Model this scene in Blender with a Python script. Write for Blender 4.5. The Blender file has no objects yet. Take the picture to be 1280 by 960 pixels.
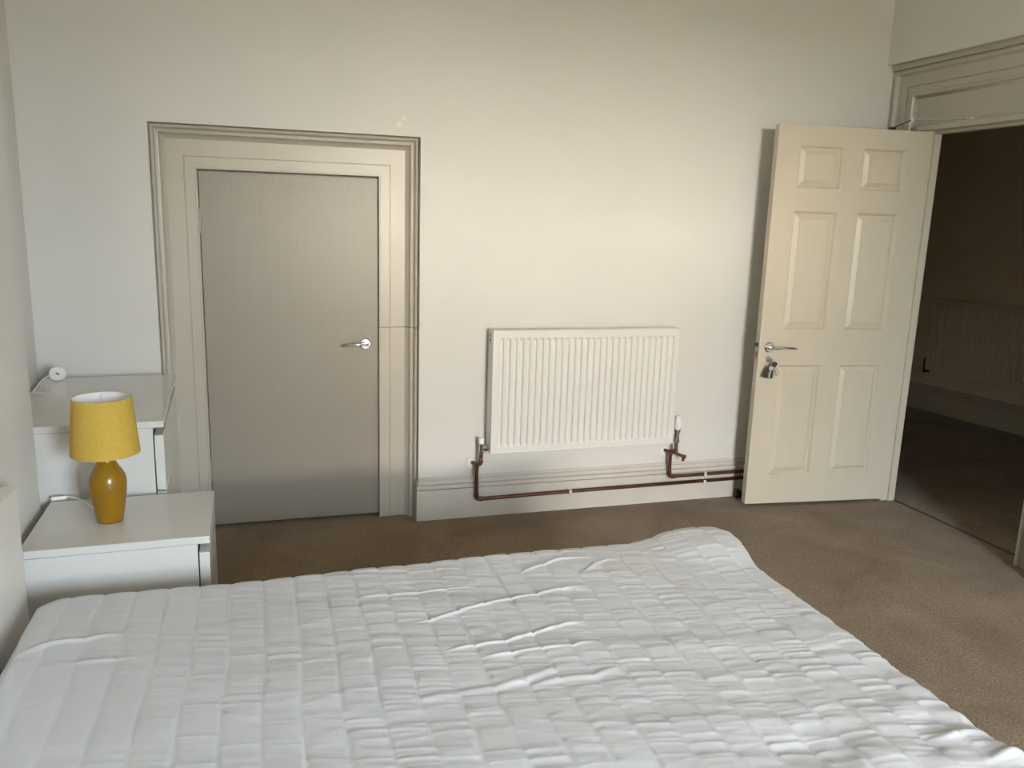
import bpy, bmesh, math, random
import numpy as np
from mathutils import Vector, Matrix

random.seed(7)
scene = bpy.context.scene
COL = scene.collection

# ------------------------------------------------------------------ camera
FPX = 1014.5628                      # focal length in pixels of the 1280 px wide frame
YAW, PITCH, ROLL = 0.301, 0.2036, 0.0308
CAM = Vector((0.8973, -3.712, 1.4647))
Fv = Vector((math.sin(YAW) * math.cos(PITCH), math.cos(YAW) * math.cos(PITCH), -math.sin(PITCH)))
Rv = Fv.cross(Vector((0, 0, 1))).normalized()
Uv = Rv.cross(Fv)
R2 = Rv * math.cos(ROLL) + Uv * math.sin(ROLL)
U2 = Uv * math.cos(ROLL) - Rv * math.sin(ROLL)
cd = bpy.data.cameras.new('camera')
cd.sensor_width = 36.0
cd.lens = FPX / 1280 * 36.0
cd.clip_start = 0.02
cam = bpy.data.objects.new('camera', cd)
COL.objects.link(cam)
m = Matrix((R2, U2, -Fv)).transposed().to_4x4()
m.translation = CAM
cam.matrix_world = m
scene.camera = cam


def on_z(u, v, z):
    """photo pixel -> point on a level plane"""
    d = Fv + R2 * (u - 640) / FPX + U2 * (480 - v) / FPX
    return CAM + d * ((z - CAM.z) / d.z)


# ------------------------------------------------------------------ world, sun, window light, exposure
WX0, WX1, WZ0, WZ1, FRONT = 1.80, 2.85, 0.70, 2.25, -5.9      # the sash window behind the camera
SCREEN_TOP, HX0, HX1 = 1.9, -1.0, 6.2                             # garden hedge and house, both unseen, added to shape the window light
w = bpy.data.worlds.new('sky')
scene.world = w
w.use_nodes = True
bg = w.node_tree.nodes['Background']
bg.inputs[0].default_value = (0.76, 0.885, 1.0, 1)
bg.inputs[1].default_value = 3.5

sd = bpy.data.lights.new('sun', 'SUN')
sd.energy = 56.0
sd.color = (1.0, 0.965, 0.92)
sd.angle = 0.01
sun = bpy.data.objects.new('sun', sd)
COL.objects.link(sun)
sun.rotation_euler = Vector((0.35, -0.55, -0.8)).to_track_quat('-Z', 'Y').to_euler()   # from behind the house: never enters the room

pd = bpy.data.lights.new('window_portal', 'AREA')
pd.shape = 'RECTANGLE'
pd.size, pd.size_y = WX1 - WX0, WZ1 - WZ0
pd.cycles.is_portal = True
portal = bpy.data.objects.new('window_portal', pd)
COL.objects.link(portal)
portal.location = ((WX0 + WX1) / 2, FRONT - 0.02, (WZ0 + WZ1) / 2)
portal.rotation_euler = Vector((0, 1, 0)).to_track_quat('-Z', 'Z').to_euler()

vs = scene.view_settings
vs.view_transform = 'Standard'
vs.look = 'None'
vs.gamma = 1.0
vs.use_curve_mapping = False
vs.exposure = 4.53
scene.cycles.max_bounces = 16
scene.cycles.diffuse_bounces = 10
scene.cycles.glossy_bounces = 4
scene.cycles.transparent_max_bounces = 12
scene.cycles.sample_clamp_indirect = 6.0
scene.cycles.use_guiding = True
scene.cycles.caustics_reflective = False
scene.cycles.caustics_refractive = False


# ------------------------------------------------------------------ materials
def mat(name, col, rough=0.6, metal=0.0, bump=0.0, bscale=60.0, var=0.0, vscale=4.0, spec=0.5, sheen=0.0, coat=0.0,
        stretch=None):
    m = bpy.data.materials.new(name)
    m.use_nodes = True
    nt = m.node_tree
    b = nt.nodes['Principled BSDF']
    b.inputs['Base Color'].default_value = (*col, 1)
    b.inputs['Roughness'].default_value = rough
    b.inputs['Metallic'].default_value = metal
    b.inputs['Specular IOR Level'].default_value = spec
    if sheen:
        b.inputs['Sheen Weight'].default_value = sheen
    if coat:
        b.inputs['Coat Weight'].default_value = coat
        b.inputs['Coat Roughness'].default_value = 0.08
    tc = nt.nodes.new('ShaderNodeTexCoord')
    vec = tc.outputs['Object']
    if stretch:
        mp = nt.nodes.new('ShaderNodeMapping')
        mp.inputs['Scale'].default_value = stretch
        nt.links.new(vec, mp.inputs['Vector'])
        vec = mp.outputs['Vector']
    if var:
        n = nt.nodes.new('ShaderNodeTexNoise')
        n.inputs['Scale'].default_value = vscale
        n.inputs['Detail'].default_value = 5
        nt.links.new(vec, n.inputs['Vector'])
        mr = nt.nodes.new('ShaderNodeMapRange')
        mr.inputs['From Min'].default_value = 0.3
        mr.inputs['From Max'].default_value = 0.7
        mr.inputs['To Min'].default_value = 1 - var
        mr.inputs['To Max'].default_value = 1 + var
        nt.links.new(n.outputs['Fac'], mr.inputs['Value'])
        mx = nt.nodes.new('ShaderNodeMix')
        mx.data_type = 'RGBA'
        mx.blend_type = 'MULTIPLY'
        mx.inputs['Factor'].default_value = 1
        mx.inputs['A'].default_value = (*col, 1)
        nt.links.new(mr.outputs['Result'], mx.inputs['B'])
        nt.links.new(mx.outputs['Result'], b.inputs['Base Color'])
    if bump:
        n2 = nt.nodes.new('ShaderNodeTexNoise')
        n2.inputs['Scale'].default_value = bscale
        n2.inputs['Detail'].default_value = 4
        nt.links.new(vec, n2.inputs['Vector'])
        bp = nt.nodes.new('ShaderNodeBump')
        bp.inputs['Strength'].default_value = 1.0
        bp.inputs['Distance'].default_value = bump
        nt.links.new(n2.outputs['Fac'], bp.inputs['Height'])
        nt.links.new(bp.outputs['Normal'], b.inputs['Normal'])
    return m


M = {}
M['wall'] = mat('white_wall_paint', (0.70, 0.685, 0.655), 0.75, bump=0.0004, bscale=45, var=0.012, vscale=3, spec=0.3)
M['ceiling'] = mat('white_ceiling_paint', (0.70, 0.69, 0.67), 0.9, spec=0.2)
M['trim'] = mat('taupe_gloss_paint', (0.485, 0.45, 0.385), 0.38, bump=0.0003, bscale=40, var=0.03, vscale=6, stretch=(1, 1, 0.15))
M['flush'] = mat('taupe_door_paint', (0.30, 0.270, 0.225), 0.42, bump=0.0004, bscale=120, var=0.012, vscale=40, stretch=(1, 1, 0.06))
M['cream'] = mat('cream_door_paint', (0.63, 0.56, 0.44), 0.42, bump=0.0002, bscale=180, var=0.015, vscale=30, stretch=(1, 1, 0.1))
M['skirt'] = mat('stone_skirting_paint', (0.62, 0.58, 0.52), 0.4, bump=0.0003, bscale=40, var=0.03, vscale=6)
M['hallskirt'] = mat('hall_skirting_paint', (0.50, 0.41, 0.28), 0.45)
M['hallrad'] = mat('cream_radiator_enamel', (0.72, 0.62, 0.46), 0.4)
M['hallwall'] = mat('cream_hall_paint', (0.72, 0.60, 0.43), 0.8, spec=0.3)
M['carpet'] = None
M['rad'] = mat('radiator_enamel', (0.73, 0.72, 0.69), 0.35)
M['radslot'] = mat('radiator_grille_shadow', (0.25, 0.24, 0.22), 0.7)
M['white_plastic'] = mat('white_plastic', (0.82, 0.81, 0.79), 0.35)
M['lam'] = mat('white_laminate', (0.645, 0.635, 0.61), 0.16)
M['lamdark'] = mat('carcass_inside', (0.55, 0.54, 0.52), 0.6)
M['chrome'] = mat('chrome', (0.85, 0.85, 0.86), 0.09, 1.0)
M['steel'] = mat('dull_steel', (0.42, 0.41, 0.40), 0.32, 1.0)
M['darksteel'] = mat('dark_metal', (0.06, 0.055, 0.05), 0.4, 0.6)
M['copper'] = mat('aged_copper', (0.17, 0.072, 0.042), 0.38, 0.7, var=0.25, vscale=14)
M['brass'] = mat('brass', (0.55, 0.38, 0.14), 0.3, 1.0)
M['bronze'] = mat('bronze_latch', (0.09, 0.05, 0.03), 0.4, 0.6)
M['black'] = mat('black_rubber', (0.02, 0.02, 0.02), 0.45)
M['leather'] = mat('brown_leather', (0.06, 0.028, 0.016), 0.5)
M['ceramic'] = mat('mustard_ceramic', (0.27, 0.137, 0.002), 0.22)
M['white_pl_in'] = mat('shade_lining', (0.82, 0.80, 0.80), 0.7)
M['red'] = mat('red_mark', (0.55, 0.05, 0.03), 0.5)
M['bedframe'] = mat('white_bed_frame', (0.74, 0.715, 0.675), 0.4)
M['mattress'] = mat('mattress_cloth', (0.80, 0.80, 0.80), 0.8)
M['cover'] = mat('quilted_cotton', (0.60, 0.61, 0.635), 0.40, bump=0.00025, bscale=900, sheen=0.1, spec=0.5)
M['frame_white'] = mat('white_window_paint', (0.8, 0.8, 0.78), 0.4)
M['grass'] = mat('outside_ground', (0.07, 0.058, 0.04), 0.95, var=0.2, vscale=0.6)
M['hedge_screen'] = mat('added_hedge_dark', (0.045, 0.042, 0.025), 0.9, var=0.4, vscale=6)
M['render'] = mat('bounce_house_render', (0.71, 0.668, 0.60), 0.9)
M['slate'] = mat('roof_slate', (0.12, 0.12, 0.13), 0.8)
M['seam'] = mat('threshold_seam', (0.075, 0.052, 0.033), 0.7)


def make_carpet():
    m = bpy.data.materials.new('brown_carpet')
    m.use_nodes = True
    nt = m.node_tree
    b = nt.nodes['Principled BSDF']
    b.inputs['Roughness'].default_value = 0.95
    b.inputs['Specular IOR Level'].default_value = 0.1
    b.inputs['Sheen Weight'].default_value = 0.12
    tc = nt.nodes.new('ShaderNodeTexCoord')
    big = nt.nodes.new('ShaderNodeTexNoise')
    big.inputs['Scale'].default_value = 2.6
    big.inputs['Detail'].default_value = 6
    big.inputs['Roughness'].default_value = 0.65
    big.inputs['Distortion'].default_value = 0.6
    fine = nt.nodes.new('ShaderNodeTexNoise')
    fine.inputs['Scale'].default_value = 120
    fine.inputs['Detail'].default_value = 3
    for n in (big, fine):
        nt.links.new(tc.outputs['Object'], n.inputs['Vector'])
    r1 = nt.nodes.new('ShaderNodeValToRGB')
    r1.color_ramp.elements[0].position = 0.32
    r1.color_ramp.elements[0].color = (0.185, 0.127, 0.076, 1)
    r1.color_ramp.elements[1].position = 0.68
    r1.color_ramp.elements[1].color = (0.285, 0.208, 0.134, 1)
    nt.links.new(big.outputs['Fac'], r1.inputs['Fac'])
    mr = nt.nodes.new('ShaderNodeMapRange')
    mr.inputs['From Min'].default_value = 0.3
    mr.inputs['From Max'].default_value = 0.7
    mr.inputs['To Min'].default_value = 0.62
    mr.inputs['To Max'].default_value = 1.38
    nt.links.new(fine.outputs['Fac'], mr.inputs['Value'])
    mx = nt.nodes.new('ShaderNodeMix')
    mx.data_type = 'RGBA'
    mx.blend_type = 'MULTIPLY'
    mx.inputs['Factor'].default_value = 1
    nt.links.new(r1.outputs['Color'], mx.inputs['A'])
    nt.links.new(mr.outputs['Result'], mx.inputs['B'])
    nt.links.new(mx.outputs['Result'], b.inputs['Base Color'])
    bp = nt.nodes.new('ShaderNodeBump')
    bp.inputs['Distance'].default_value = 0.006
    bp.inputs['Strength'].default_value = 0.8
    nt.links.new(fine.outputs['Fac'], bp.inputs['Height'])
    nt.links.new(bp.outputs['Normal'], b.inputs['Normal'])
    return m


def make_fabric():
    """woven mustard linen of the lamp shade"""
    m = bpy.data.materials.new('mustard_linen')
    m.use_nodes = True
    nt = m.node_tree
    b = nt.nodes['Principled BSDF']
    b.inputs['Roughness'].default_value = 0.85
    b.inputs['Specular IOR Level'].default_value = 0.2
    tc = nt.nodes.new('ShaderNodeTexCoord')
    acc = None
    for sc in ((60, 60, 900), (500, 500, 40)):
        mp = nt.nodes.new('ShaderNodeMapping')
        mp.inputs['Scale'].default_value = sc
        nt.links.new(tc.outputs['Object'], mp.inputs['Vector'])
        n = nt.nodes.new('ShaderNodeTexNoise')
        n.inputs['Scale'].default_value = 1.0
        n.inputs['Detail'].default_value = 2
        nt.links.new(mp.outputs['Vector'], n.inputs['Vector'])
        if acc is None:
            acc = n.outputs['Fac']
        else:
            ad = nt.nodes.new('ShaderNodeMath')
            ad.operation = 'ADD'
            nt.links.new(acc, ad.inputs[0])
            nt.links.new(n.outputs['Fac'], ad.inputs[1])
            acc = ad.outputs[0]
    r = nt.nodes.new('ShaderNodeValToRGB')
    r.color_ramp.elements[0].position = 0.35
    r.color_ramp.elements[0].color = (0.50, 0.325, 0.055, 1)
    r.color_ramp.elements[1].position = 0.65
    r.color_ramp.elements[1].color = (0.60, 0.405, 0.085, 1)
    hf = nt.nodes.new('ShaderNodeMath')
    hf.operation = 'MULTIPLY'
    hf.inputs[1].default_value = 0.5
    nt.links.new(acc, hf.inputs[0])
    nt.links.new(hf.outputs[0], r.inputs['Fac'])
    nt.links.new(r.outputs['Color'], b.inputs['Base Color'])
    return m


def make_glass():
    m = bpy.data.materials.new('window_glass')
    m.use_nodes = True
    nt = m.node_tree
    nt.nodes.remove(nt.nodes['Principled BSDF'])
    out = nt.nodes['Material Output']
    t = nt.nodes.new('ShaderNodeBsdfTransparent')
    g = nt.nodes.new('ShaderNodeBsdfGlossy')
    g.inputs['Roughness'].default_value = 0.02
    mx = nt.nodes.new('ShaderNodeMixShader')
    mx.inputs[0].default_value = 0.06
    nt.links.new(t.outputs[0], mx.inputs[1])
    nt.links.new(g.outputs[0], mx.inputs[2])
    nt.links.new(mx.outputs[0], out.inputs['Surface'])
    return m


M['carpet'] = make_carpet()
M['linen'] = make_fabric()
M['glass'] = make_glass()


# ------------------------------------------------------------------ mesh helpers
def link_mesh(name, verts, faces, material, parent=None, smooth=False, bevel=0.0, segs=2, loc=None, rotz=0.0, auto=None):
    me = bpy.data.meshes.new(name)
    me.from_pydata([tuple(v) for v in verts], [], faces)
    bm = bmesh.new()
    bm.from_mesh(me)
    bmesh.ops.recalc_face_normals(bm, faces=bm.faces)
    bm.to_mesh(me)
    bm.free()
    if smooth or auto:
        me.polygons.foreach_set('use_smooth', [True] * len(me.polygons))
    if auto:
        me.set_sharp_from_angle(angle=auto)
    me.materials.append(material)
    o = bpy.data.objects.new(name, me)
    COL.objects.link(o)
    if parent:
        o.parent = parent
    if loc:
        o.location = loc
    if rotz:
        o.rotation_euler.z = rotz
    if bevel:
        b = o.modifiers.new('bevel', 'BEVEL')
        b.width = bevel
        b.segments = segs
        b.limit_method = 'ANGLE'
        b.angle_limit = math.radians(40)
        me.polygons.foreach_set('use_smooth', [True] * len(me.polygons))
        me.set_sharp_from_angle(angle=math.radians(35))
    return o


def boxes(bl):
    V, F = [], []
    for (x0, x1, y0, y1, z0, z1) in bl:
        n = len(V)
        V += [(x0, y0, z0), (x1, y0, z0), (x1, y1, z0), (x0, y1, z0), (x0, y0, z1), (x1, y0, z1), (x1, y1, z1), (x0, y1, z1)]
        F += [tuple(n + i for i in f) for f in
              ((0, 3, 2, 1), (4, 5, 6, 7), (0, 1, 5, 4), (1, 2, 6, 5), (2, 3, 7, 6), (3, 0, 4, 7))]
    return V, F


def box(name, b, material, parent=None, bevel=0.0, **k):
    return link_mesh(name, *boxes([b]), material, parent, bevel=bevel, **k)


def lathe(profile, n=48, centre=(0, 0, 0)):
    V, F = [], []
    for (r, z) in profile:
        for i in range(n):
            a = 2 * math.pi * i / n
            V.append((centre[0] + r * math.cos(a), centre[1] + r * math.sin(a), centre[2] + z))
    for j in range(len(profile) - 1):
        for i in range(n):
            k = (i + 1) % n
            F.append((j * n + i, j * n + k, (j + 1) * n + k, (j + 1) * n + i))
    return V, F


def cap_lathe(profile, n=48, centre=(0, 0, 0)):
    V, F = lathe(profile, n, centre)
    F.append(tuple(range(n - 1, -1, -1)))
    L = (len(profile) - 1) * n
    F.append(tuple(range(L, L + n)))
    return V, F


def cyl_between(a, b, r, n=16, r2=None):
    """capped cylinder (cone) from a to b"""
    a, b = Vector(a), Vector(b)
    d = (b - a).normalized()
    s = d.cross(Vector((0, 0, 1)) if abs(d.z) < 0.9 else Vector((1, 0, 0))).normalized()
    t = d.cross(s)
    V, F = [], []
    for (p, rr) in ((a, r), (b, r if r2 is None else r2)):
        for i in range(n):
            an = 2 * math.pi * i / n
            V.append(p + (s * math.cos(an) + t * math.sin(an)) * rr)
    for i in range(n):
        k = (i + 1) % n
        F.append((i, k, n + k, n + i))
    F.append(tuple(range(n)))
    F.append(tuple(range(2 * n - 1, n - 1, -1)))
    return V, F


def merge(*parts):
    V, F = [], []
    for (v, f) in parts:
        n = len(V)
        V += list(v)
        F += [tuple(n + i for i in q) for q in f]
    return V, F


def fillet(pts, r, k=6):
    """round the corners of a polyline"""
    P = [Vector(p) for p in pts]
    out = [P[0]]
    for i in range(1, len(P) - 1):
        a, b, c = P[i - 1], P[i], P[i + 1]
        rr = min(r, (a - b).length * 0.48, (c - b).length * 0.48)
        p0 = b + (a - b).normalized() * rr
        p1 = b + (c - b).normalized() * rr
        for j in range(k + 1):
            t = j / k
            out.append(p0 * (1 - t) ** 2 + b * 2 * t * (1 - t) + p1 * t * t)
    out.append(P[-1])
    return out


def tube(pts, r, n=12, flat=1.0):
    """pts polyline -> capped tube (parallel transport); r may be a list"""
    P = [Vector(p) for p in pts]
    rs = r if isinstance(r, (list, tuple)) else [r] * len(P)
    T = []
    for i in range(len(P)):
        a = P[max(i - 1, 0)]
        b = P[min(i + 1, len(P) - 1)]
        T.append((b - a).normalized())
    s = T[0].cross(Vector((0, 0, 1)) if abs(T[0].z) < 0.9 else Vector((1, 0, 0))).normalized()
    V, F = [], []
    for i, p in enumerate(P):
        s = (s - T[i] * s.dot(T[i])).normalized()
        t = T[i].cross(s)
        for j in range(n):
            an = 2 * math.pi * j / n
            V.append(p + s * math.cos(an) * rs[i] + t * math.sin(an) * rs[i] * flat)
    for i in range(len(P) - 1):
        for j in range(n):
            k = (j + 1) % n
            F.append((i * n + j, i * n + k, (i + 1) * n + k, (i + 1) * n + j))
    F.append(tuple(range(n - 1, -1, -1)))
    L = (len(P) - 1) * n
    F.append(tuple(range(L, L + n)))
    return V, F


def spline(pts, k=8):
    """Catmull-Rom"""
    P = [Vector(p) for p in pts]
    P = [P[0] * 2 - P[1]] + P + [P[-1] * 2 - P[-2]]
    out = []
    for i in range(1, len(P) - 2):
        for j in range(k):
            t = j / k
            a, b, c, d = P[i - 1], P[i], P[i + 1], P[i + 2]
            out.append(0.5 * ((2 * b) + (c - a) * t + (2 * a - 5 * b + 4 * c - d) * t * t + (3 * b - a - 3 * c + d) * t ** 3))
    out.append(P[-2])
    return out


def extrude_profile(prof, p0, p1, axis_w, axis_d):
    """closed 2D profile [(w,d)] swept straight from p0 to p1"""
    n = len(prof)
    V = []
    for p in (Vector(p0), Vector(p1)):
        V += [p + Vector(axis_w) * w_ + Vector(axis_d) * d_ for (w_, d_) in prof]
    F = [(i, (i + 1) % n, n + (i + 1) % n, n + i) for i in range(n)]
    F += [tuple(range(n - 1, -1, -1)), tuple(range(n, 2 * n))]
    return V, F


def tag(o, label, cat=None, group=None, kind=None):
    o['label'] = label
    if cat:
        o['category'] = cat
    if group:
        o['group'] = group
    if kind:
        o['kind'] = kind
    return o


def empty(name, loc=(0, 0, 0), rotz=0.0):
    o = bpy.data.objects.new(name, None)
    o.empty_display_size = 0.1
    COL.objects.link(o)
    o.location = loc
    o.rotation_euler.z = rotz
    return o


# ------------------------------------------------------------------ room shell
CEIL = 2.95
XA, XB, ZA = 0.4696, 1.5901, 1.7974            # recess of the low cupboard door in the back wall
LW = 0.215                                     # face of the chimney breast behind the bed
RX, RA = 4.0401, -0.0111                       # right wall: plane at the back corner, slight skew

fl = link_mesh('floor', *boxes([(-0.2, 4.182, -5.95, 0.2, -0.06, 0.0)]), M['carpet'])
tag(fl, 'brown short pile carpet of the bedroom floor', 'floor', kind='structure')
fl2 = link_mesh('floor_hall', *boxes([(4.190, 6.9, -3.2, 4.2, -0.06, -0.002)]), M['carpet'])
tag(fl2, 'brown carpet of the dark hall beyond the doorway', 'floor', kind='structure')
th = link_mesh('trim_1', *boxes([(4.178, 4.194, -1.16, -0.2, -0.05, 0.004)]), M['seam'], bevel=0.002)
tag(th, 'dark carpet joint strip across the doorway threshold', 'threshold', kind='structure')

ce = link_mesh('ceiling', *boxes([(-0.2, 6.9, -5.95, 4.2, CEIL, CEIL + 0.08)]), M['ceiling'])
tag(ce, 'plain white ceiling over bedroom and hall', 'ceiling', kind='structure')


def wall_back_material():
    m = M['wall'].copy()
    m.name = 'white_wall_paint_filled'
    nt = m.node_tree
    b = nt.nodes['Principled BSDF']
    src = b.inputs['Base Color'].links[0].from_socket
    tc = nt.nodes.new('ShaderNodeTexCoord')
    cur = src
    # two small patches of fresh filler paint above the cupboard door
    for (px, pz, rad) in ((1.494, 1.846, 0.014), (1.515, 1.872, 0.010)):
        d = nt.nodes.new('ShaderNodeVectorMath')
        d.operation = 'DISTANCE'
        d.inputs[1].default_value = (px, 0, pz)
        nt.links.new(tc.outputs['Object'], d.inputs[0])
        n = nt.nodes.new('ShaderNodeTexNoise')
        n.inputs['Scale'].default_value = 90
        nt.links.new(tc.outputs['Object'], n.inputs['Vector'])
        ml = nt.nodes.new('ShaderNodeMath')
        ml.operation = 'MULTIPLY_ADD'
        ml.inputs[1].default_value = 0.030
        nt.links.new(n.outputs['Fac'], ml.inputs[0])
        nt.links.new(d.outputs['Value'], ml.inputs[2])
        mr = nt.nodes.new('ShaderNodeMapRange')
        mr.inputs['From Min'].default_value = rad + 0.008
        mr.inputs['From Max'].default_value = rad + 0.016
        mr.inputs['To Min'].default_value = 0.5
        mr.inputs['To Max'].default_value = 0.0
        nt.links.new(ml.outputs[0], mr.inputs['Value'])
        mx = nt.nodes.new('ShaderNodeMix')
        mx.data_type = 'RGBA'
        mx.inputs['B'].default_value = (0.93, 0.92, 0.90, 1)
        nt.links.new(mr.outputs['Result'], mx.inputs['Factor'])
        nt.links.new(cur, mx.inputs['A'])
        cur = mx.outputs['Result']
    nt.links.new(cur, b.inputs['Base Color'])
    return m


wb = link_mesh('wall_back', *boxes([
    (-0.2, XA, 0, 0.2, 0, CEIL), (XB, 4.192, 0, 0.2, 0, CEIL), (XA, XB, 0, 0.2, ZA, CEIL), (XA, XB, 0.15, 0.2, 0, ZA)]),
    wall_back_material())
tag(wb, 'white painted wall with a recessed cupboard door and a radiator', 'wall', kind='structure')
wl = link_mesh('wall_left', *boxes([(-0.2, 0, -1.0, 0, 0, CEIL), (-0.2, LW, -5.95, -0.995, 0, CEIL)]), M['wall'], bevel=0.004)
tag(wl, 'white wall behind the headboard, stepped back beside the tall chest', 'wall', kind='structure')
wf = link_mesh('wall_front', *boxes([
    (-0.2, WX0, FRONT - 0.25, FRONT, 0, CEIL), (WX1, 4.3, FRONT - 0.25, FRONT, 0, CEIL),
    (WX0, WX1, FRONT - 0.25, FRONT, 0, WZ0), (WX0, WX1, FRONT - 0.25, FRONT, WZ1, CEIL)]), M['wall'])
tag(wf, 'white wall with a tall sash window opposite the radiator', 'wall', kind='structure')

RLOC = (RX, 0, 0)
wr = link_mesh('wall_right', *boxes([
    (0, 0.15, -6.1, 0, 2.29, CEIL), (0, 0.15, -6.1, -1.262, 0, 2.29),
    (0.10, 0.15, -0.20, 0, 0, 2.29), (0.10, 0.15, -1.262, -1.17, 0, 2.29), (0.10, 0.15, -1.17, -0.20, 2.13, 2.29)]),
    M['wall'], loc=RLOC, rotz=RA)
tag(wr, 'white wall above and beside the deep framed doorway', 'wall', kind='structure')

# hall beyond the doorway
HA, HB = Vector((6.082, 1.648, 0)), Vector((6.215, 0.697, 0))
hd = (HB - HA).normalized()
hn = Vector((hd.y, -hd.x, 0))                  # candidate normal
if hn.x > 0:
    hn = -hn                                   # points towards the bedroom
HANG = math.atan2(hd.y, hd.x)                  # local +x runs along the wall towards the camera side
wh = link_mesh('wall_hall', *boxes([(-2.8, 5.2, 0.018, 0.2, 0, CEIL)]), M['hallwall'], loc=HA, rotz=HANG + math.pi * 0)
# local +y must point away from the bedroom
if (Matrix.Rotation(HANG, 3, 'Z') @ Vector((0, 1, 0))).dot(hn) > 0:
    wh.scale.y = -1
HS = wh.scale.y
tag(wh, 'dim white hall wall beyond the open doorway', 'wall', kind='structure')
we = link_mesh('wall_hall_ends', *boxes([(4.19, 6.9, 4.1, 4.25, 0, CEIL), (4.19, 6.9, -3.25, -3.1, 0, CEIL), (4.04, 4.192, 0.19, 4.2, 0, CEIL)]), M['hallwall'])
tag(we, 'white end walls closing the hall out of sight', 'wall', kind='structure')

# ------------------------------------------------------------------ skirting boards
SK = [(0, 0), (0.025, 0), (0.025, 0.150), (0.023, 0.152), (0.012, 0.152), (0.012, 0.157), (0.023, 0.157), (0.024, 0.160), (0.024, 0.172),
      (0.021, 0.175), (0.008, 0.175), (0.008, 0.181), (0.017, 0.181), (0.017, 0.196), (0.014, 0.199), (0.006, 0.199), (0.006, 0.211), (0, 0.211)]


def skirting(name, p0, p1, out, label, parent=None, loc=None, rotz=0.0):
    V, F = extrude_profile(SK, p0, p1, out, (0, 0, 1))
    o = link_mesh(name, V, F, M['skirt'], parent, loc=loc, rotz=rotz)
    if not parent:
        tag(o, label, 'skirting', kind='structure')
    return o


bb = skirting('baseboard_back', (XB, 0, 0), (4.10, 0, 0), (0, -1, 0), 'taupe skirting board with stepped top running under the radiator')
# returned end of the skirting inside the cupboard recess
V, F = extrude_profile([(w_ * 0.45, z_) for (w_, z_) in SK], (XB, -0.0245, 0), (XB, 0.085, 0), (-1, 0, 0), (0, 0, 1))
link_mesh('skirting_return', V, F, M['skirt'], bb)
skirting('baseboard_left', (LW, -5.9, 0), (LW, -0.995, 0), (1, 0, 0), 'taupe skirting board behind the bed headboard')
skirting('baseboard_right', (0, -5.9, 0), (0, -1.262, 0), (-1, 0, 0), 'taupe skirting board beside the near door casing', loc=RLOC, rotz=RA)
hsk = [(w_ * 1.3, z_ * 1.01) for (w_, z_) in SK]
V, F = extrude_profile(hsk, (-2.8, 0.018 * HS, 0), (5.2, 0.018 * HS, 0), (0, -HS, 0), (0, 0, 1))
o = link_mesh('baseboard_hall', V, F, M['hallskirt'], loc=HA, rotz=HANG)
tag(o, 'tall skirting board under the hall radiator', 'skirting', kind='structure')

# ------------------------------------------------------------------ cupboard door in the recess
CW = 0.178
PROF = [(0.0, 0.058), (0.001, 0.042), (0.004, 0.036), (0.009, 0.034), (0.014, 0.036), (0.018, 0.043), (0.020, 0.056), (0.025, 0.057),
        (0.027, 0.050), (0.034, 0.051), (0.036, 0.062), (0.042, 0.072), (0.050, 0.079), (0.056, 0.084), (0.122, 0.084), (0.1235, 0.088),
        (0.126, 0.088), (0.1275, 0.083), (0.167, 0.083), (0.169, 0.080), (0.174, 0.080), (0.176, 0.084), (0.1775, 0.12)]


def casing(name, prof, pts, depth_axis, parent, back, mat_, inset):
    """mitred board: prof [(w, d)]; pts two (corner, inward dir) ends; d measured along depth_axis"""
    n = len(prof)
    V = []
    for (c, inw) in pts:
        V += [Vector(c) + Vector(inw) * w_ + Vector(depth_axis) * d_ for (w_, d_) in prof]
        V += [Vector(c) + Vector(inw) * prof[-1][0] + Vector(depth_axis) * back, Vector(c) + Vector(depth_axis) * back]
    n += 2
    F = [(i, (i + 1) % n, n + (i + 1) % n, n + i) for i in range(n)]
    F += [tuple(range(n - 1, -1, -1)), tuple(range(n, 2 * n))]
    return link_mesh(name, V, F, mat_, parent, auto=math.radians(28))


tc1 = tag(empty('trim_2', ((XA + XB) / 2, 0.05, 0)), 'taupe moulded architrave framing the low cupboard door', 'door frame', kind='structure')
tc1.location = (0, 0, 0)
casing('casing_board', PROF, [((XA, 0, 0), (1, 0, 0)), ((XA, 0, ZA), (1, 0, -1))], (0, 1, 0), tc1, 0.15, M['trim'], 0)
casing('casing_board', PROF, [((XA, 0, ZA), (1, 0, -1)), ((XB, 0, ZA), (-1, 0, -1))], (0, 1, 0), tc1, 0.15, M['trim'], 0)
casing('casing_board', PROF, [((XB, 0, 0.938), (-1, 0, 0)), ((XB, 0, ZA), (-1, 0, -1))], (0, 1, 0), tc1, 0.15, M['trim'], 0)
# the lower length of this side was replaced: a touch prouder, with a rounded top edge
PROFL = [(w_ * 1.008, d_ - 0.004) for (w_, d_) in PROF]
casing('casing_board', PROFL, [((XB, 0, 0), (-1, 0, 0)), ((XB, 0, 0.936), (-1, 0, 0))], (0, 1, 0), tc1, 0.15, M['trim'], 0)
V, F = tube([(XB - w_, d_ - 0.003, 0.936) for (w_, d_) in PROF if 0.06 < w_ < 0.17], 0.0035, 8)
link_mesh('paint_ridge', V, F, M['trim'], tc1, smooth=True)

d1 = tag(empty('door_1', (0.652, 0.118, 0)), 'low flush taupe cupboard door with a chrome lever handle', 'door', kind='structure')
D1 = Vector(d1.location)


def rel(bx, o):
    return (bx[0] - o.x, bx[1] - o.x, bx[2] - o.y, bx[3] - o.y, bx[4] - o.z, bx[5] - o.z)


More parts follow.
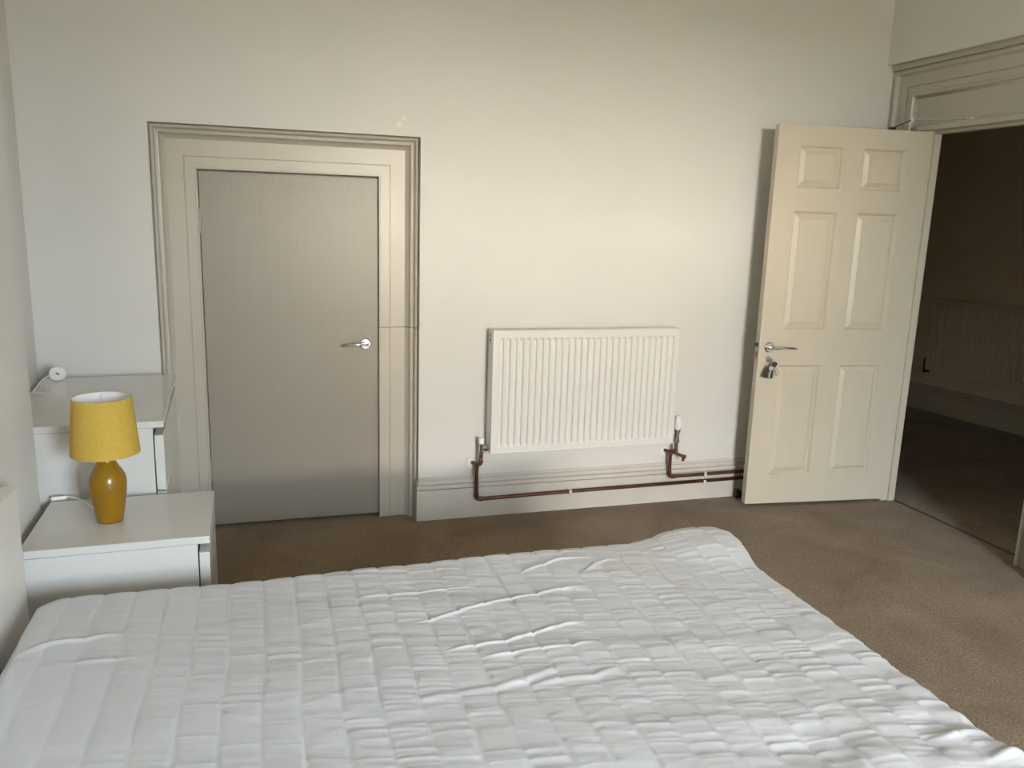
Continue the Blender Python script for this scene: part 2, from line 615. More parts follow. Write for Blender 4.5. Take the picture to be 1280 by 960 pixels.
box('door_leaf', rel((0.6490, 1.4105, 0.0995, 0.1345, 0.014, 1.6135), D1), M['flush'], d1, bevel=0.0012)
for z in (1.406, 0.279):
    h = link_mesh('hinge', *merge(cyl_between((0.6480 - D1.x, 0.0945 - D1.y, z - 0.052), (0.6480 - D1.x, 0.0945 - D1.y, z + 0.052), 0.0055, 14),
                                  boxes([rel((0.6475, 0.6565, 0.0975, 0.1000, z - 0.05, z + 0.05), D1)])), M['flush'], d1)
    for k in (-0.026, 0.0, 0.026):
        link_mesh('hinge_knuckle', *cyl_between((0.6480 - D1.x, 0.0945 - D1.y, z + k - 0.0015), (0.6480 - D1.x, 0.0945 - D1.y, z + k + 0.0015), 0.0062, 14), M['steel'], h)
box('strike_plate', rel((1.4135, 1.4185, 0.094, 0.104, 0.838, 0.873), D1), M['darksteel'], d1)


def lever_handle(parent, centre, along, out, length, droop):
    """chrome rose and curved lever; along = direction of the lever, out = door normal"""
    c, al, ou = Vector(centre), Vector(along), Vector(out)
    V, F = merge(cyl_between(c, c + ou * 0.006, 0.0265, 32), cyl_between(c + ou * 0.006, c + ou * 0.011, 0.0265, 32, 0.021))
    h = link_mesh('door_handle', V, F, M['chrome'], parent, auto=math.radians(40))
    V, F = cyl_between(c + ou * 0.011, c + ou * 0.045, 0.0105, 20)
    link_mesh('handle_neck', V, F, M['chrome'], h, auto=math.radians(40))
    p = c + ou * 0.042
    up = Vector((0, 0, 1))
    pts = spline([p - al * 0.012, p + al * 0.012, p + al * (0.35 * length) + ou * 0.006 + up * 0.003,
                  p + al * (0.75 * length) + ou * 0.004 + up * (0.002 - droop * 0.3), p + al * length - ou * 0.010 - up * droop], 8)
    rs = [0.0105 * (1 - 0.42 * i / (len(pts) - 1)) for i in range(len(pts))]
    V, F = tube(pts, rs, 14, 0.85)
    link_mesh('handle_lever', V, F, M['chrome'], h, smooth=True)
    return h


lever_handle(d1, (1.352 - D1.x, 0.0995 - D1.y, 0.858 - D1.z), (-1, 0, 0), (0, -1, 0), 0.105, 0.006)

# ------------------------------------------------------------------ framed doorway on the right
tr = tag(empty('trim_3', RLOC, RA), 'taupe moulded surround of the open doorway with a panel above', 'door frame', kind='structure')
OUT, INN = 0.0, 0.144
PR2 = [(0.0, 0.052), (0.003, 0.046), (0.012, 0.040), (0.026, 0.042), (0.031, 0.058), (0.036, 0.062), (0.088, 0.064), (0.090, 0.070), (0.093, 0.070),
       (0.095, 0.064), (0.124, 0.064), (0.128, 0.058), (0.138, 0.058), (0.143, 0.066), (0.144, 0.095)]
ZT, YE = 2.265, -1.256
casing('casing_board', PR2, [((0, -0.001, 0), (0, -1, 0)), ((0, -0.001, ZT), (0, -1, -1))], (1, 0, 0), tr, 0.10, M['trim'], 0)
casing('casing_board', PR2, [((0, -0.001, ZT), (0, -1, -1)), ((0, YE, ZT), (0, 1, -1))], (1, 0, 0), tr, 0.10, M['trim'], 0)
casing('casing_board', PR2, [((0, YE, 0), (0, 1, 0)), ((0, YE, ZT), (0, 1, -1))], (1, 0, 0), tr, 0.10, M['trim'], 0)
box('top_fillet', (0.030, 0.10, -1.262, -0.001, ZT - 0.002, 2.2895), M['trim'], tr, bevel=0.004)
box('overdoor_panel', (0.084, 0.10, -1.115, -0.14, 1.968, 2.125), M['trim'], tr)
for a_ in (((0.084, -0.146, 1.97), (0.084, -0.146, 2.119)), ((0.084, -0.146, 2.119), (0.084, -1.11, 2.119))):
    link_mesh('panel_bead', *cyl_between(a_[0], a_[1], 0.008, 12), M['trim'], tr, smooth=True)
# jamb linings and head, with the stop the door closes on
box('jamb_lining', (0.064, 0.149, -0.264, -0.14, 0, 1.968), M['cream'], tr, bevel=0.002)
box('jamb_lining', (0.064, 0.149, -1.17, -1.112, 0, 1.968), M['trim'], tr, bevel=0.002)
box('head_lining', (0.064, 0.149, -1.17, -0.14, 1.945, 1.969), M['trim'], tr, bevel=0.002)
box('head_bead', (0.052, 0.066, -1.112, -0.20, 1.946, 1.975), M['trim'], tr, bevel=0.004)
box('door_stop_strip', (0.104, 0.144, -0.277, -0.262, 0, 1.946), M['cream'], tr, bevel=0.002)
box('door_stop_strip', (0.104, 0.144, -1.115, -1.099, 0, 1.946), M['trim'], tr, bevel=0.002)
box('door_stop_strip', (0.104, 0.144, -1.1, -0.277, 1.931, 1.946), M['trim'], tr, bevel=0.002)

# ------------------------------------------------------------------ open six panel door
DA = -0.1051
DW, DZ0, DZ1 = 0.822, 0.015, 1.94
# local +x runs from hinge to latch, local -y faces the bedroom; front face on y = 0
d2 = tag(empty('door_2', (4.1146, -0.2748, 0), DA + math.pi), 'cream six panel door standing open against the radiator wall', 'door', kind='structure')
# rotated by pi: local +y faces the bedroom
US = [(0.121, 0.359), (0.468, 0.704)]
ZS = [(0.171, 0.760), (0.942, 1.534), (1.643, 1.846)]
TH = 0.040
bl = [(0, DW, -TH, -0.016, DZ0, DZ1)]
for (a, b) in ((0, US[0][0]), (US[0][1], US[1][0]), (US[1][1], DW)):
    bl.append((a, b, -0.016, 0, DZ0, DZ1))
for (a, b) in US:
    for (z0, z1) in ((DZ0, ZS[0][0]), (ZS[0][1], ZS[1][0]), (ZS[1][1], ZS[2][0]), (ZS[2][1], DZ1)):
        bl.append((a, b, -0.016, 0, z0, z1))
link_mesh('door_leaf', *boxes(bl), M['cream'], d2)


def raised_panel(u0, u1, z0, z1):
    rings = [(0.0, 0.0), (0.002, -0.002), (0.004, -0.002), (0.006, -0.006), (0.010, -0.012), (0.012, -0.0135), (0.015, -0.0130), (0.036, -0.0042), (0.0375, -0.0020), (0.040, -0.0020)]
    V, F = [], []
    for (w_, d_) in rings:
        V += [(u0 + w_, d_, z0 + w_), (u1 - w_, d_, z0 + w_), (u1 - w_, d_, z1 - w_), (u0 + w_, d_, z1 - w_)]
    for j in range(len(rings) - 1):
        for i in range(4):
            k = (i + 1) % 4
            F.append((j * 4 + i, j * 4 + k, (j + 1) * 4 + k, (j + 1) * 4 + i))
    L = (len(rings) - 1) * 4
    F.append((L, L + 1, L + 2, L + 3))
    return V, F


for (a, b) in US:
    for (z0, z1) in ZS:
        link_mesh('door_panel', *raised_panel(a, b, z0, z1), M['cream'], d2)
lever_handle(d2, (0.769, 0, 0.853), (-1, 0, 0), (0, 1, 0), 0.138, 0.004)
# lever on the far side
box('latch_plate', (DW - 0.0005, DW + 0.0012, -0.032, -0.010, 0.78, 0.925), M['steel'], d2)
box('latch_bolt', (DW, DW + 0.011, -0.029, -0.013, 0.855, 0.872), M['bronze'], d2, bevel=0.002)
box('dead_bolt', (DW + 0.0008, DW + 0.002, -0.026, -0.016, 0.80, 0.83), M['darksteel'], d2)
V, F = merge(cyl_between((0.765, 0, 0.792), (0.765, 0.006, 0.792), 0.015, 24), cyl_between((0.765, 0.006, 0.792), (0.765, 0.012, 0.792), 0.0085, 20))
link_mesh('lock_cylinder', V, F, M['steel'], d2, auto=math.radians(40))
for z in (0.25, 1.0, 1.72):
    link_mesh('hinge', *cyl_between((-0.003, -TH - 0.002, z - 0.05), (-0.003, -TH - 0.002, z + 0.05), 0.006, 14), M['steel'], d2)

# keys in the lock
kb = tag(empty('key_bunch', d2.matrix_basis @ Vector((0.765, 0.022, 0.70)), DA + math.pi), 'bunch of keys and fobs hanging from the door lock under the lever', 'keys')
ko = Vector((0.765, 0.022, 0.70))


def key(parent, origin, ang, length, bow, m_, tilt=0.0):
    """flat key hanging from origin; ang swings it in the door plane"""
    V, F = cyl_between((0, -0.0012, 0), (0, 0.0012, 0), bow, 20)
    bl = [(-0.0035, 0.0035, -0.001, 0.001, -length, -bow * 0.7)]
    for i in range(4):
        z = -length + 0.003 + i * 0.006
        bl.append((0.0035, 0.0055 + 0.001 * (i % 2), -0.001, 0.001, z, z + 0.003))
    o = link_mesh('key', *merge((V, F), boxes(bl)), m_, parent)
    o.location = origin
    o.rotation_euler = (tilt, ang, 0)
    return o


# local frame of kb: +y towards the bedroom, +x towards the latch, origin at the foot of the bunch
V, F = cyl_between((0, -0.012, 0.092), (0, 0.002, 0.092), 0.0045, 12)
link_mesh('lock_key', *merge((V, F), cyl_between((-0.0015, 0.006, 0.088), (0.0015, 0.006, 0.088), 0.013, 20)), M['steel'], kb)
ring = [(0.016 * math.cos(t), 0.010 + 0.004 * math.sin(t), 0.069 + 0.016 * math.sin(t)) for t in [2 * math.pi * i / 28 for i in range(29)]]
link_mesh('key_ring', *tube(ring, 0.0016, 8), M['chrome'], kb, smooth=True)
key(kb, (-0.012, 0.014, 0.060), math.radians(24), 0.052, 0.012, M['brass'], 0.1)
key(kb, (-0.006, 0.018, 0.056), math.radians(12), 0.050, 0.011, M['steel'], 0.0)
key(kb, (-0.018, 0.012, 0.066), math.radians(34), 0.050, 0.0115, M['steel'], 0.1)
key(kb, (0.004, 0.020, 0.052), math.radians(-6), 0.052, 0.012, M['chrome'], 0.0)
V, F = boxes([(-0.008, 0.008, -0.004, 0.004, -0.050, 0.0)])
o = link_mesh('key_fob', V, F, M['black'], kb, bevel=0.003)
o.location = (0.001, 0.016, 0.048)
o.rotation_euler.y = math.radians(4)
o = link_mesh('key_fob', *boxes([(-0.011, 0.011, -0.003, 0.003, -0.060, 0.0)]), M['leather'], kb, bevel=0.003)
o.location = (0.008, 0.010, 0.058)
o.rotation_euler.y = math.radians(-24)
o = link_mesh('key_fob', *boxes([(-0.013, 0.013, -0.004, 0.004, -0.022, 0.0)]), M['leather'], kb, bevel=0.004)
o.location = (-0.006, 0.020, 0.076)
o.rotation_euler.y = math.radians(60)

# overhead restrictor arm between the surround and the door top
br = Vector((4.118, -0.500, 1.979))
jn = Vector((3.884, -0.397, 1.974))
en = Vector((3.900, -0.250, 1.948))
st = tag(empty('door_stay', br), 'thin chrome folding stay arm above the open panelled door', 'door stay')
link_mesh('mount_bracket', *merge(boxes([(-0.006, 0.006, -0.028, 0.028, -0.010, 0.010)]), cyl_between((-0.018, 0, 0), (0.004, 0, 0), 0.008, 14)), M['chrome'], st, bevel=0.002)
link_mesh('stay_arm', *cyl_between(Vector((-0.014, 0, 0)), jn - br, 0.0032, 10), M['chrome'], st, smooth=False)
link_mesh('stay_arm', *cyl_between(jn - br, en - br, 0.0034, 10), M['darksteel'], st)
link_mesh('stay_joint', *cyl_between(jn - br + Vector((0, 0, -0.012)), jn - br + Vector((0, 0, 0.012)), 0.0075, 16), M['chrome'], st, auto=0.7)
o = link_mesh('door_bracket', *boxes([(-0.017, 0.017, -0.006, 0.006, -0.007, 0.005)]), M['darksteel'], st, bevel=0.002)
o.location = en - br
o.rotation_euler.z = DA

# floor door stop behind the door
ds = link_mesh('door_stop', *merge(boxes([(-0.016, 0.016, -0.03, 0.0, 0, 0.042)]), boxes([(-0.012, 0.012, -0.042, -0.03, 0.008, 0.036)])), M['black'], bevel=0.003)
ds.location = (3.345, -0.0255, 0)
tag(ds, 'small black rubber door stop fixed at the skirting behind the panelled door', 'door stop')


# ------------------------------------------------------------------ radiators
def radiator(name, loc, rotz, L, H, D, nfl, label, paint='rad', deep=0.0075):
    """local x along the wall, local -y into the room, z up from the lower edge; back at y=0"""
    t = tag(empty(name, loc, rotz), label, 'radiator')
    m = M[paint]
    # pressed front panel
    xs, ys = [], []
    mg = 0.028
    pitch = (L - 2 * mg) / nfl
    xs.append((0.0, 0.0))
    xs.append((0.006, 1.0 - 1))
    for i in range(nfl):
        c = mg + pitch * (i + 0.5)
        for (dx, k) in ((-0.50, 0.0), (-0.34, 0.0), (-0.20, 1.0), (0.20, 1.0), (0.34, 0.0)):
            xs.append((c + dx * pitch, k))
    xs.append((L - mg, 0.0))
    xs.append((L, 0.0))
    zr = [0.0, 0.030, 0.036, 0.044, H - 0.050, H - 0.042, H - 0.036, 0.0 + H]
    amp = [0, 0, 0.35, 1, 1, 0.35, 0, 0]
    V, F = [], []
    for z, a in zip(zr, amp):
        for (x, k) in xs:
            V.append((x, -D + deep * k * a, z))
    n = len(xs)
    for j in range(len(zr) - 1):
        for i in range(n - 1):
            F.append((j * n + i, j * n + i + 1, (j + 1) * n + i + 1, (j + 1) * n + i))
    fp = link_mesh('front_panel', V, F, m, t)
    sol = fp.modifiers.new('thickness', 'SOLIDIFY')
    sol.thickness = 0.006
    sol.offset = -1.0 if fp.data.polygons[0].normal.y < 0 else 1.0
    # rolled rim around the panel
    e = 0.0032
    rim = []
    for (a, b) in (((e, -D, e), (L - e, -D, e)), ((L - e, -D, e), (L - e, -D, H - e)), ((L - e, -D, H - e), (e, -D, H - e)), ((e, -D, H - e), (e, -D, e))):
        rim.append(cyl_between(a, b, e, 10))
    link_mesh('panel_rim', *merge(*rim), m, t, smooth=False)
    link_mesh('back_panel', *boxes([(0.01, L - 0.01, -0.034, -0.022, 0.01, H - 0.012)]), m, t)
    link_mesh('convector_fins', *boxes([(0.03 + i * 0.026, 0.0312 + i * 0.026, -D + 0.02, -0.034, 0.04, H - 0.03) for i in range(int((L - 0.06) / 0.026))]), m, t)
    for x in (0.0, L - 0.004):
        s = link_mesh('side_panel', *boxes([(x, x + 0.004, -D + 0.004, -0.022, 0.012, H - 0.004)]), m, t, bevel=0.001)
        xo = x - 0.0006 if x == 0 else x + 0.004
        for zc in (H - 0.036, H - 0.060):
            link_mesh('side_slot', *boxes([(xo, xo + 0.0006, -D * 0.62, -D * 0.45, zc, zc + 0.016)]), M['darksteel'], s)
    # top grille: two rails with slats between
    link_mesh('grille_rail', *boxes([(0.0, L, -D + 0.003, -D + 0.010, H - 0.003, H + 0.001)]), m, t)
    link_mesh('grille_rail', *boxes([(0.0, L, -0.030, -0.022, H - 0.003, H + 0.001)]), m, t)
    gs = link_mesh('grille_slats', *boxes([(0.012 + i * 0.0125, 0.0185 + i * 0.0125, -D + 0.010, -0.030, H - 0.004, H - 0.001) for i in range(int((L - 0.02) / 0.0125))]), m, t)
    gs['kind'] = 'stuff'
    link_mesh('grille_shade_sheet', *boxes([(0.006, L - 0.006, -D + 0.012, -0.034, H - 0.030, H - 0.028)]), M['radslot'], t)  # dark sheet under the slats: shade of the slots put into its colour
    for x in (0.16, L - 0.16):
        link_mesh('wall_bracket', *boxes([(x - 0.02, x + 0.02, -0.022, 0.0, 0.03, H - 0.06)]), m, t)
    return t


R1X, R1Z, R1L, R1H, R1D = 1.919, 0.342, 0.978, 0.600, 0.100
r1 = radiator('radiator', (R1X, 0, R1Z), 0.0, R1L, R1H, R1D, 28, 'white fluted panel radiator on the bedroom wall above copper pipes')


def world_part(name, VF, m_, parent, **k):
    """geometry in world coordinates under an unrotated parent"""
    V, F = VF
    o = Vector(parent.location)
    return link_mesh(name, [Vector(v) - o for v in V], F, m_, parent, **k)


# lockshield valve on the near side of the cupboard door
vx, vy = R1X - 0.034, -0.060
v = world_part('lockshield_valve', merge(cyl_between((vx, vy, 0.345), (vx, vy, 0.385), 0.0095, 16), cyl_between((vx, vy, 0.362), (R1X + 0.001, vy, 0.362), 0.008, 16),
                                         cyl_between((R1X - 0.020, vy, 0.362), (R1X - 0.006, vy, 0.362), 0.0135, 6), cyl_between((vx, vy, 0.330), (vx, vy, 0.347), 0.0125, 6)),
               M['chrome'], r1, auto=math.radians(40))
world_part('valve_cap', cap_lathe([(0.010, 0), (0.0135, 0.003), (0.013, 0.026), (0.010, 0.030)], 20, (vx, vy, 0.384)), M['white_plastic'], r1, auto=math.radians(50))
# thermostatic valve
tx, ty = R1X + R1L + 0.042, -0.060
world_part('thermostatic_valve', merge(cyl_between((tx, ty, 0.345), (tx, ty, 0.405), 0.0115, 16), cyl_between((tx, ty, 0.372), (R1X + R1L, ty, 0.372), 0.008, 16),
                                       cyl_between((tx, ty, 0.336), (tx, ty, 0.352), 0.0145, 6), cyl_between((tx, ty, 0.392), (tx, ty, 0.408), 0.0155, 16)),
           M['steel'], r1, auto=math.radians(40))
th_h = world_part('thermostat_head', cap_lathe([(0.0155, 0), (0.0185, 0.004), (0.0185, 0.050), (0.017, 0.066), (0.012, 0.073)], 28, (tx, ty, 0.406)), M['white_plastic'], r1, auto=math.radians(50))
o_ = Vector(r1.location)
link_mesh('head_ribs', *boxes([(tx + 0.0185 * math.cos(a) - 0.0012 - o_.x, tx + 0.0185 * math.cos(a) + 0.0012 - o_.x, ty + 0.0185 * math.sin(a) - 0.0012 - o_.y,
                                ty + 0.0185 * math.sin(a) + 0.0012 - o_.y, 0.415 - o_.z, 0.452 - o_.z) for a in [2 * math.pi * i / 12 for i in range(12)]]), M['white_plastic'], r1)

PR = 0.0094
PY = -0.0415
# return pipe: from the lockshield valve down and along the skirting
p1 = tag(empty('copper_pipe', (1.873, PY, 0.095)), 'copper pipe dropping from the lockshield valve and running low along the skirting', 'pipe', 'radiator pipes')
path = fillet([(vx, vy, 0.3295), (vx, vy, 0.282), (1.868, PY - 0.004, 0.276), (1.872, PY, 0.098), (2.36, PY, 0.103), (4.06, PY, 0.112)], 0.016, 6)
world_part('pipe_run', tube(path, PR, 14), M['copper'], p1, smooth=True)
for (a, b) in (((1.869, PY - 0.003, 0.255), (1.8685, PY - 0.003, 0.283)), ((1.872, PY, 0.110), (1.872, PY, 0.128)), ((1.885, PY, 0.0981), (1.903, PY, 0.0984)), ((vx, vy, 0.290), (vx, vy, 0.302))):
    world_part('pipe_fitting', cyl_between(a, b, PR + 0.002, 16), M['copper'], p1, auto=0.7)
world_part('pipe_collar', cyl_between((1.852, -0.0008, 0.275), (1.852, -0.004, 0.275), 0.024, 28), M['white_plastic'], p1, auto=0.7)
world_part('pipe_stub', cyl_between((1.868, PY - 0.004, 0.276), (1.857, -0.0045, 0.276), PR, 12), M['copper'], p1)


def clip(parent, x, z0, z1):
    g, t_ = PR + 0.0008, PR + 0.0040
    a, b = x - 0.007, x + 0.007
    bl = [(a, b, PY + g, -0.0254, z0 - t_, z1 + t_), (a, b, PY - t_, PY + g, z0 - t_, z0 - g), (a, b, PY - t_, PY - g, z0 - t_, z0 + 0.007)]
    if z1 > z0 + 0.01:
        bl += [(a, b, PY - t_, PY - g, z1 - t_, z1 + 0.007), (a, b, PY - t_, PY + g, z1 - t_, z1 - g)]
    bl.append((a, b, PY - t_, PY + g, z1 + g, z1 + t_))
    world_part('pipe_clip', boxes(bl), M['white_plastic'], parent)


clip(p1, 2.362, 0.103, 0.103)
# flow pipe
p2 = tag(empty('copper_pipe', (2.918, PY, 0.145)), 'short copper pipe with drain cock dropping from the thermostatic valve', 'pipe', 'radiator pipes')
path = fillet([(tx, ty, 0.3355), (tx, ty, 0.288), (2.917, PY - 0.003, 0.282), (2.921, PY, 0.144), (3.2, PY, 0.145), (4.06, PY, 0.150)], 0.016, 6)
world_part('pipe_run', tube(path, PR, 14), M['copper'], p2, smooth=True)
for (a, b) in (((2.9175, PY - 0.003, 0.262), (2.917, PY - 0.003, 0.289)), ((2.921, PY, 0.156), (2.921, PY, 0.174)), ((2.934, PY, 0.144), (2.952, PY, 0.144)), ((tx, ty, 0.284), (tx, ty, 0.300))):
    world_part('pipe_fitting', cyl_between(a, b, PR + 0.002, 16), M['copper'], p2, auto=0.7)
world_part('drain_cock', merge(cyl_between((2.935, -0.048, 0.280), (2.978, -0.078, 0.262), 0.0075, 12), cyl_between((2.976, -0.077, 0.270), (2.976, -0.077, 0.238), 0.007, 12),
                               cyl_between((2.972, -0.074, 0.264), (2.988, -0.084, 0.259), 0.0105, 8)), M['copper'], p2, auto=0.7)
world_part('pipe_collar', cyl_between((2.900, -0.0008, 0.275), (2.900, -0.004, 0.275), 0.024, 28), M['white_plastic'], p2, auto=0.7)
world_part('pipe_stub', cyl_between((2.917, PY - 0.003, 0.280), (2.905, -0.0045, 0.280), PR, 12), M['copper'], p2)
clip(p2, 3.131, 0.1071, 0.145)

# hall radiator: its length starts beside HA and runs along the hall wall
rot = HANG if HS > 0 else HANG + math.pi
if HS > 0:
    lx0 = 0.125
else:
    lx0 = None
base = HA + hd * 0.125 - hn * 0.018
if HS > 0:
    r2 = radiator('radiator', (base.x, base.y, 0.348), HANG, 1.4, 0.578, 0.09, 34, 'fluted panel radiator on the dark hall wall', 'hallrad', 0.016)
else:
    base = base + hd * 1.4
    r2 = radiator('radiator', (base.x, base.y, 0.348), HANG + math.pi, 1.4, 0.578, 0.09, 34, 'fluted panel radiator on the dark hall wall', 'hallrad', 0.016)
xe = -0.03 if HS > 0 else 1.43
link_mesh('lockshield_valve', *merge(cyl_between((xe, -0.05, -0.03), (xe, -0.05, 0.05), 0.013, 12), cyl_between((xe, -0.05, -0.02), (xe, 0.0, -0.02), 0.011, 12), cyl_between((xe, -0.05, 0.02), (xe + (0.035 if HS > 0 else -0.035), -0.05, 0.02), 0.011, 12),
                                     cyl_between((xe, -0.05, 0.05), (xe, -0.05, 0.085), 0.015, 12)), M['black'], r2)


# ------------------------------------------------------------------ white drawer units
def drawer_unit(name, br, a, W, D, H, splits, label):
    ex = Vector((math.cos(a), math.sin(a), 0))
    ey = Vector((-math.sin(a), math.cos(a), 0))
    c = Vector((br[0], br[1], 0)) - ex * D / 2 - ey * W / 2
    t = tag(empty(name, c, a), label, 'drawers')
    hx, hy = D / 2, W / 2
    TP = 0.022
    box('top_panel', (-hx, hx, -hy, hy, H - TP, H), M['lam'], t, bevel=0.0012)
    FT = 0.030
    for s in (-1, 1):
        y0, y1 = (-hy + 0.001, -hy + 0.020) if s < 0 else (hy - 0.020, hy - 0.001)
        box('side_panel', (-hx + 0.002, hx - FT - 0.0035, y0, y1, 0, H - TP - 0.0012), M['lam'], t, bevel=0.001)
    box('back_panel', (-hx + 0.004, -hx + 0.010, -hy + 0.02, hy - 0.02, 0.03, H - TP), M['lam'], t)
    box('carcass_front_rail', (hx - FT - 0.030, hx - FT - 0.006, -hy + 0.020, hy - 0.020, H - TP - 0.06, H - TP - 0.001), M['lamdark'], t)
    box('plinth', (hx - 0.07, hx - 0.055, -hy + 0.02, hy - 0.02, 0.0, 0.05), M['lam'], t)
    z1 = H - TP - 0.026
    zs = list(splits)
    lo = [s + 0.003 for s in zs] + [0.022]
    hi = [z1] + [s - 0.003 for s in zs]
    for (z0, zt) in zip(lo, hi):
        d = box('drawer_front', (hx - FT, hx - 0.002, -hy + 0.001, hy - 0.001, z0, zt), M['lam'], t, bevel=0.0015)
        link_mesh('drawer_box', *boxes([(-hx + 0.03, hx - FT, -hy + 0.03, -hy + 0.042, z0 + 0.02, zt - 0.04), (-hx + 0.03, hx - FT, hy - 0.042, hy - 0.03, z0 + 0.02, zt - 0.04),
                                        (-hx + 0.03, hx - FT, -hy + 0.042, hy - 0.042, z0 + 0.02, z0 + 0.03)]), M['lamdark'], d)
    return t


ch = drawer_unit('chest_of_drawers', (0.5388, -0.1405), 0.0457, 0.80, 0.48, 0.78, (0.543, 0.29), 'tall white glossy chest of drawers in the corner recess')
ns = drawer_unit('bedside_drawers', (0.7251, -0.9935), 0.0178, 0.40, 0.48, 0.55, (0.275,), 'low white glossy bedside drawers carrying the mustard lamp')

# ------------------------------------------------------------------ table lamp
LP = Vector((0.447, -1.206, 0.5508))
lamp = tag(empty('table_lamp', LP), 'mustard yellow table lamp with tapered fabric shade on the bedside drawers', 'lamp')
vase = [(0.0, 0.0), (0.034, 0.0), (0.0355, 0.003), (0.0385, 0.020), (0.0440, 0.052), (0.0490, 0.086), (0.0512, 0.110), (0.0508, 0.124), (0.0480, 0.138), (0.0420, 0.151),
        (0.0330, 0.165), (0.0260, 0.178), (0.0222, 0.190), (0.0205, 0.204), (0.0200, 0.216), (0.0, 0.217)]
link_mesh('lamp_base', *lathe(vase, 64), M['ceramic'], lamp, smooth=True)
link_mesh('base_pad', *cap_lathe([(0.0345, -0.0), (0.0345, 0.0015)], 48), M['black'], lamp)
link_mesh('lamp_holder', *cap_lathe([(0.013, 0.216), (0.013, 0.230), (0.019, 0.232), (0.019, 0.262), (0.015, 0.266), (0.015, 0.285)], 32), M['white_plastic'], lamp, auto=0.6)
S0, S1, RB, RT = 0.207, 0.372, 0.0930, 0.0785
sh = link_mesh('lamp_shade', *lathe([(RB, S0), (RT, S1), (RT - 0.0008, S1 + 0.0004), (RT - 0.0012, S1), (RB - 0.0012, S0 + 0.0004), (RB, S0)], 80), M['linen'], lamp, auto=0.6)
link_mesh('shade_lining', *lathe([(RB - 0.0016, S0 + 0.001), (RT - 0.0016, S1 - 0.001)], 80), M['white_pl_in'], sh, smooth=True)
for (r_, z_) in ((RB - 0.0022, S0 + 0.002), (RT - 0.0022, S1 - 0.002)):
    link_mesh('shade_ring', *tube([(r_ * math.cos(t), r_ * math.sin(t), z_) for t in [2 * math.pi * i / 64 for i in range(65)]], 0.0014, 8), M['white_plastic'], sh, smooth=True)
for k in range(3):
    a = math.radians(100 + 120 * k)
    link_mesh('shade_spoke', *cyl_between((0.018 * math.cos(a), 0.018 * math.sin(a), 0.262), ((RT - 0.003) * math.cos(a), (RT - 0.003) * math.sin(a), S1 - 0.004), 0.0011, 8), M['white_plastic'], sh)
cord = spline([Vector((0.420, -1.180, 0.5542)) - LP, Vector((0.392, -1.120, 0.5542)) - LP, Vector((0.352, -1.045, 0.5542)) - LP, Vector((0.322, -1.003, 0.5542)) - LP, Vector((0.292, -0.985, 0.558)) - LP,
               Vector((0.268, -0.984, 0.5565)) - LP, Vector((0.246, -0.978, 0.545)) - LP, Vector((0.236, -0.972, 0.48)) - LP, Vector((0.232, -0.968, 0.30)) - LP, Vector((0.235, -0.965, 0.02)) - LP], 8)
link_mesh('power_cord', *tube(cord, 0.0023, 10), M['white_plastic'], lamp, smooth=True)
o = link_mesh('cord_switch', *boxes([(-0.022, 0.022, -0.008, 0.008, -0.006, 0.006)]), M['white_plastic'], lamp, bevel=0.005, segs=3)
o.location = Vector((0.266, -0.992, 0.5570)) - LP
o.rotation_euler.z = math.radians(10)

# ------------------------------------------------------------------ plug lying on the tall chest
pg = tag(empty('power_plug', (0.118, -0.215, 0.78), math.radians(18)), 'white three pin plug with a red mark and trailing lead on the tall chest', 'plug')
# the plug rests on its edge, pins upwards and towards the bed
pts = [(0.030 * math.copysign(abs(math.cos(t)) ** 0.85, math.cos(t)), 0.030 * math.copysign(abs(math.sin(t)) ** 0.85, math.sin(t))) for t in [2 * math.pi * i / 32 for i in range(32)]]
V, F = [], []
rings = [(0.80, -0.0125), (0.95, -0.0105), (1.0, -0.004), (1.0, 0.006), (0.94, 0.012)]
for (s_, d_) in rings:
    V += [(x * s_, -d_, 0.029 + z * s_ * 0.92) for (x, z) in pts]
for j in range(len(rings) - 1):
    for i in range(32):
        k = (i + 1) % 32
        F.append((j * 32 + i, j * 32 + k, (j + 1) * 32 + k, (j + 1) * 32 + i))
F.append(tuple(range(32)))
F.append(tuple(range(32 * 4, 32 * 5)))
pb = link_mesh('plug_body', V, F, M['white_plastic'], pg, auto=0.7)
o = link_mesh('fuse_mark', *boxes([(-0.007, 0.007, -0.0145, -0.0115, -0.003, 0.003)]), M['red'], pb, bevel=0.001)
o.location = (0, 0, 0.030)
o.rotation_euler.y = math.radians(35)
for (x, z) in ((-0.011, 0.020), (0.011, 0.020), (0.0, 0.040)):
    link_mesh('plug_pin', *boxes([(x - 0.003, x + 0.003, 0.011, 0.030, z - 0.002, z + 0.002)]), M['brass'], pb)
lead = spline([(-0.028, 0, 0.022), (-0.048, -0.010, 0.014), (-0.066, -0.05, 0.006), (-0.080, -0.11, 0.0035), (-0.094, -0.17, 0.0035), (-0.098, -0.22, 0.0032), (-0.078, -0.235, 0.0032), (-0.055, -0.215, 0.0032)], 8)
link_mesh('plug_lead', *tube(lead, 0.0031, 10), M['white_plastic'], pg, smooth=True)

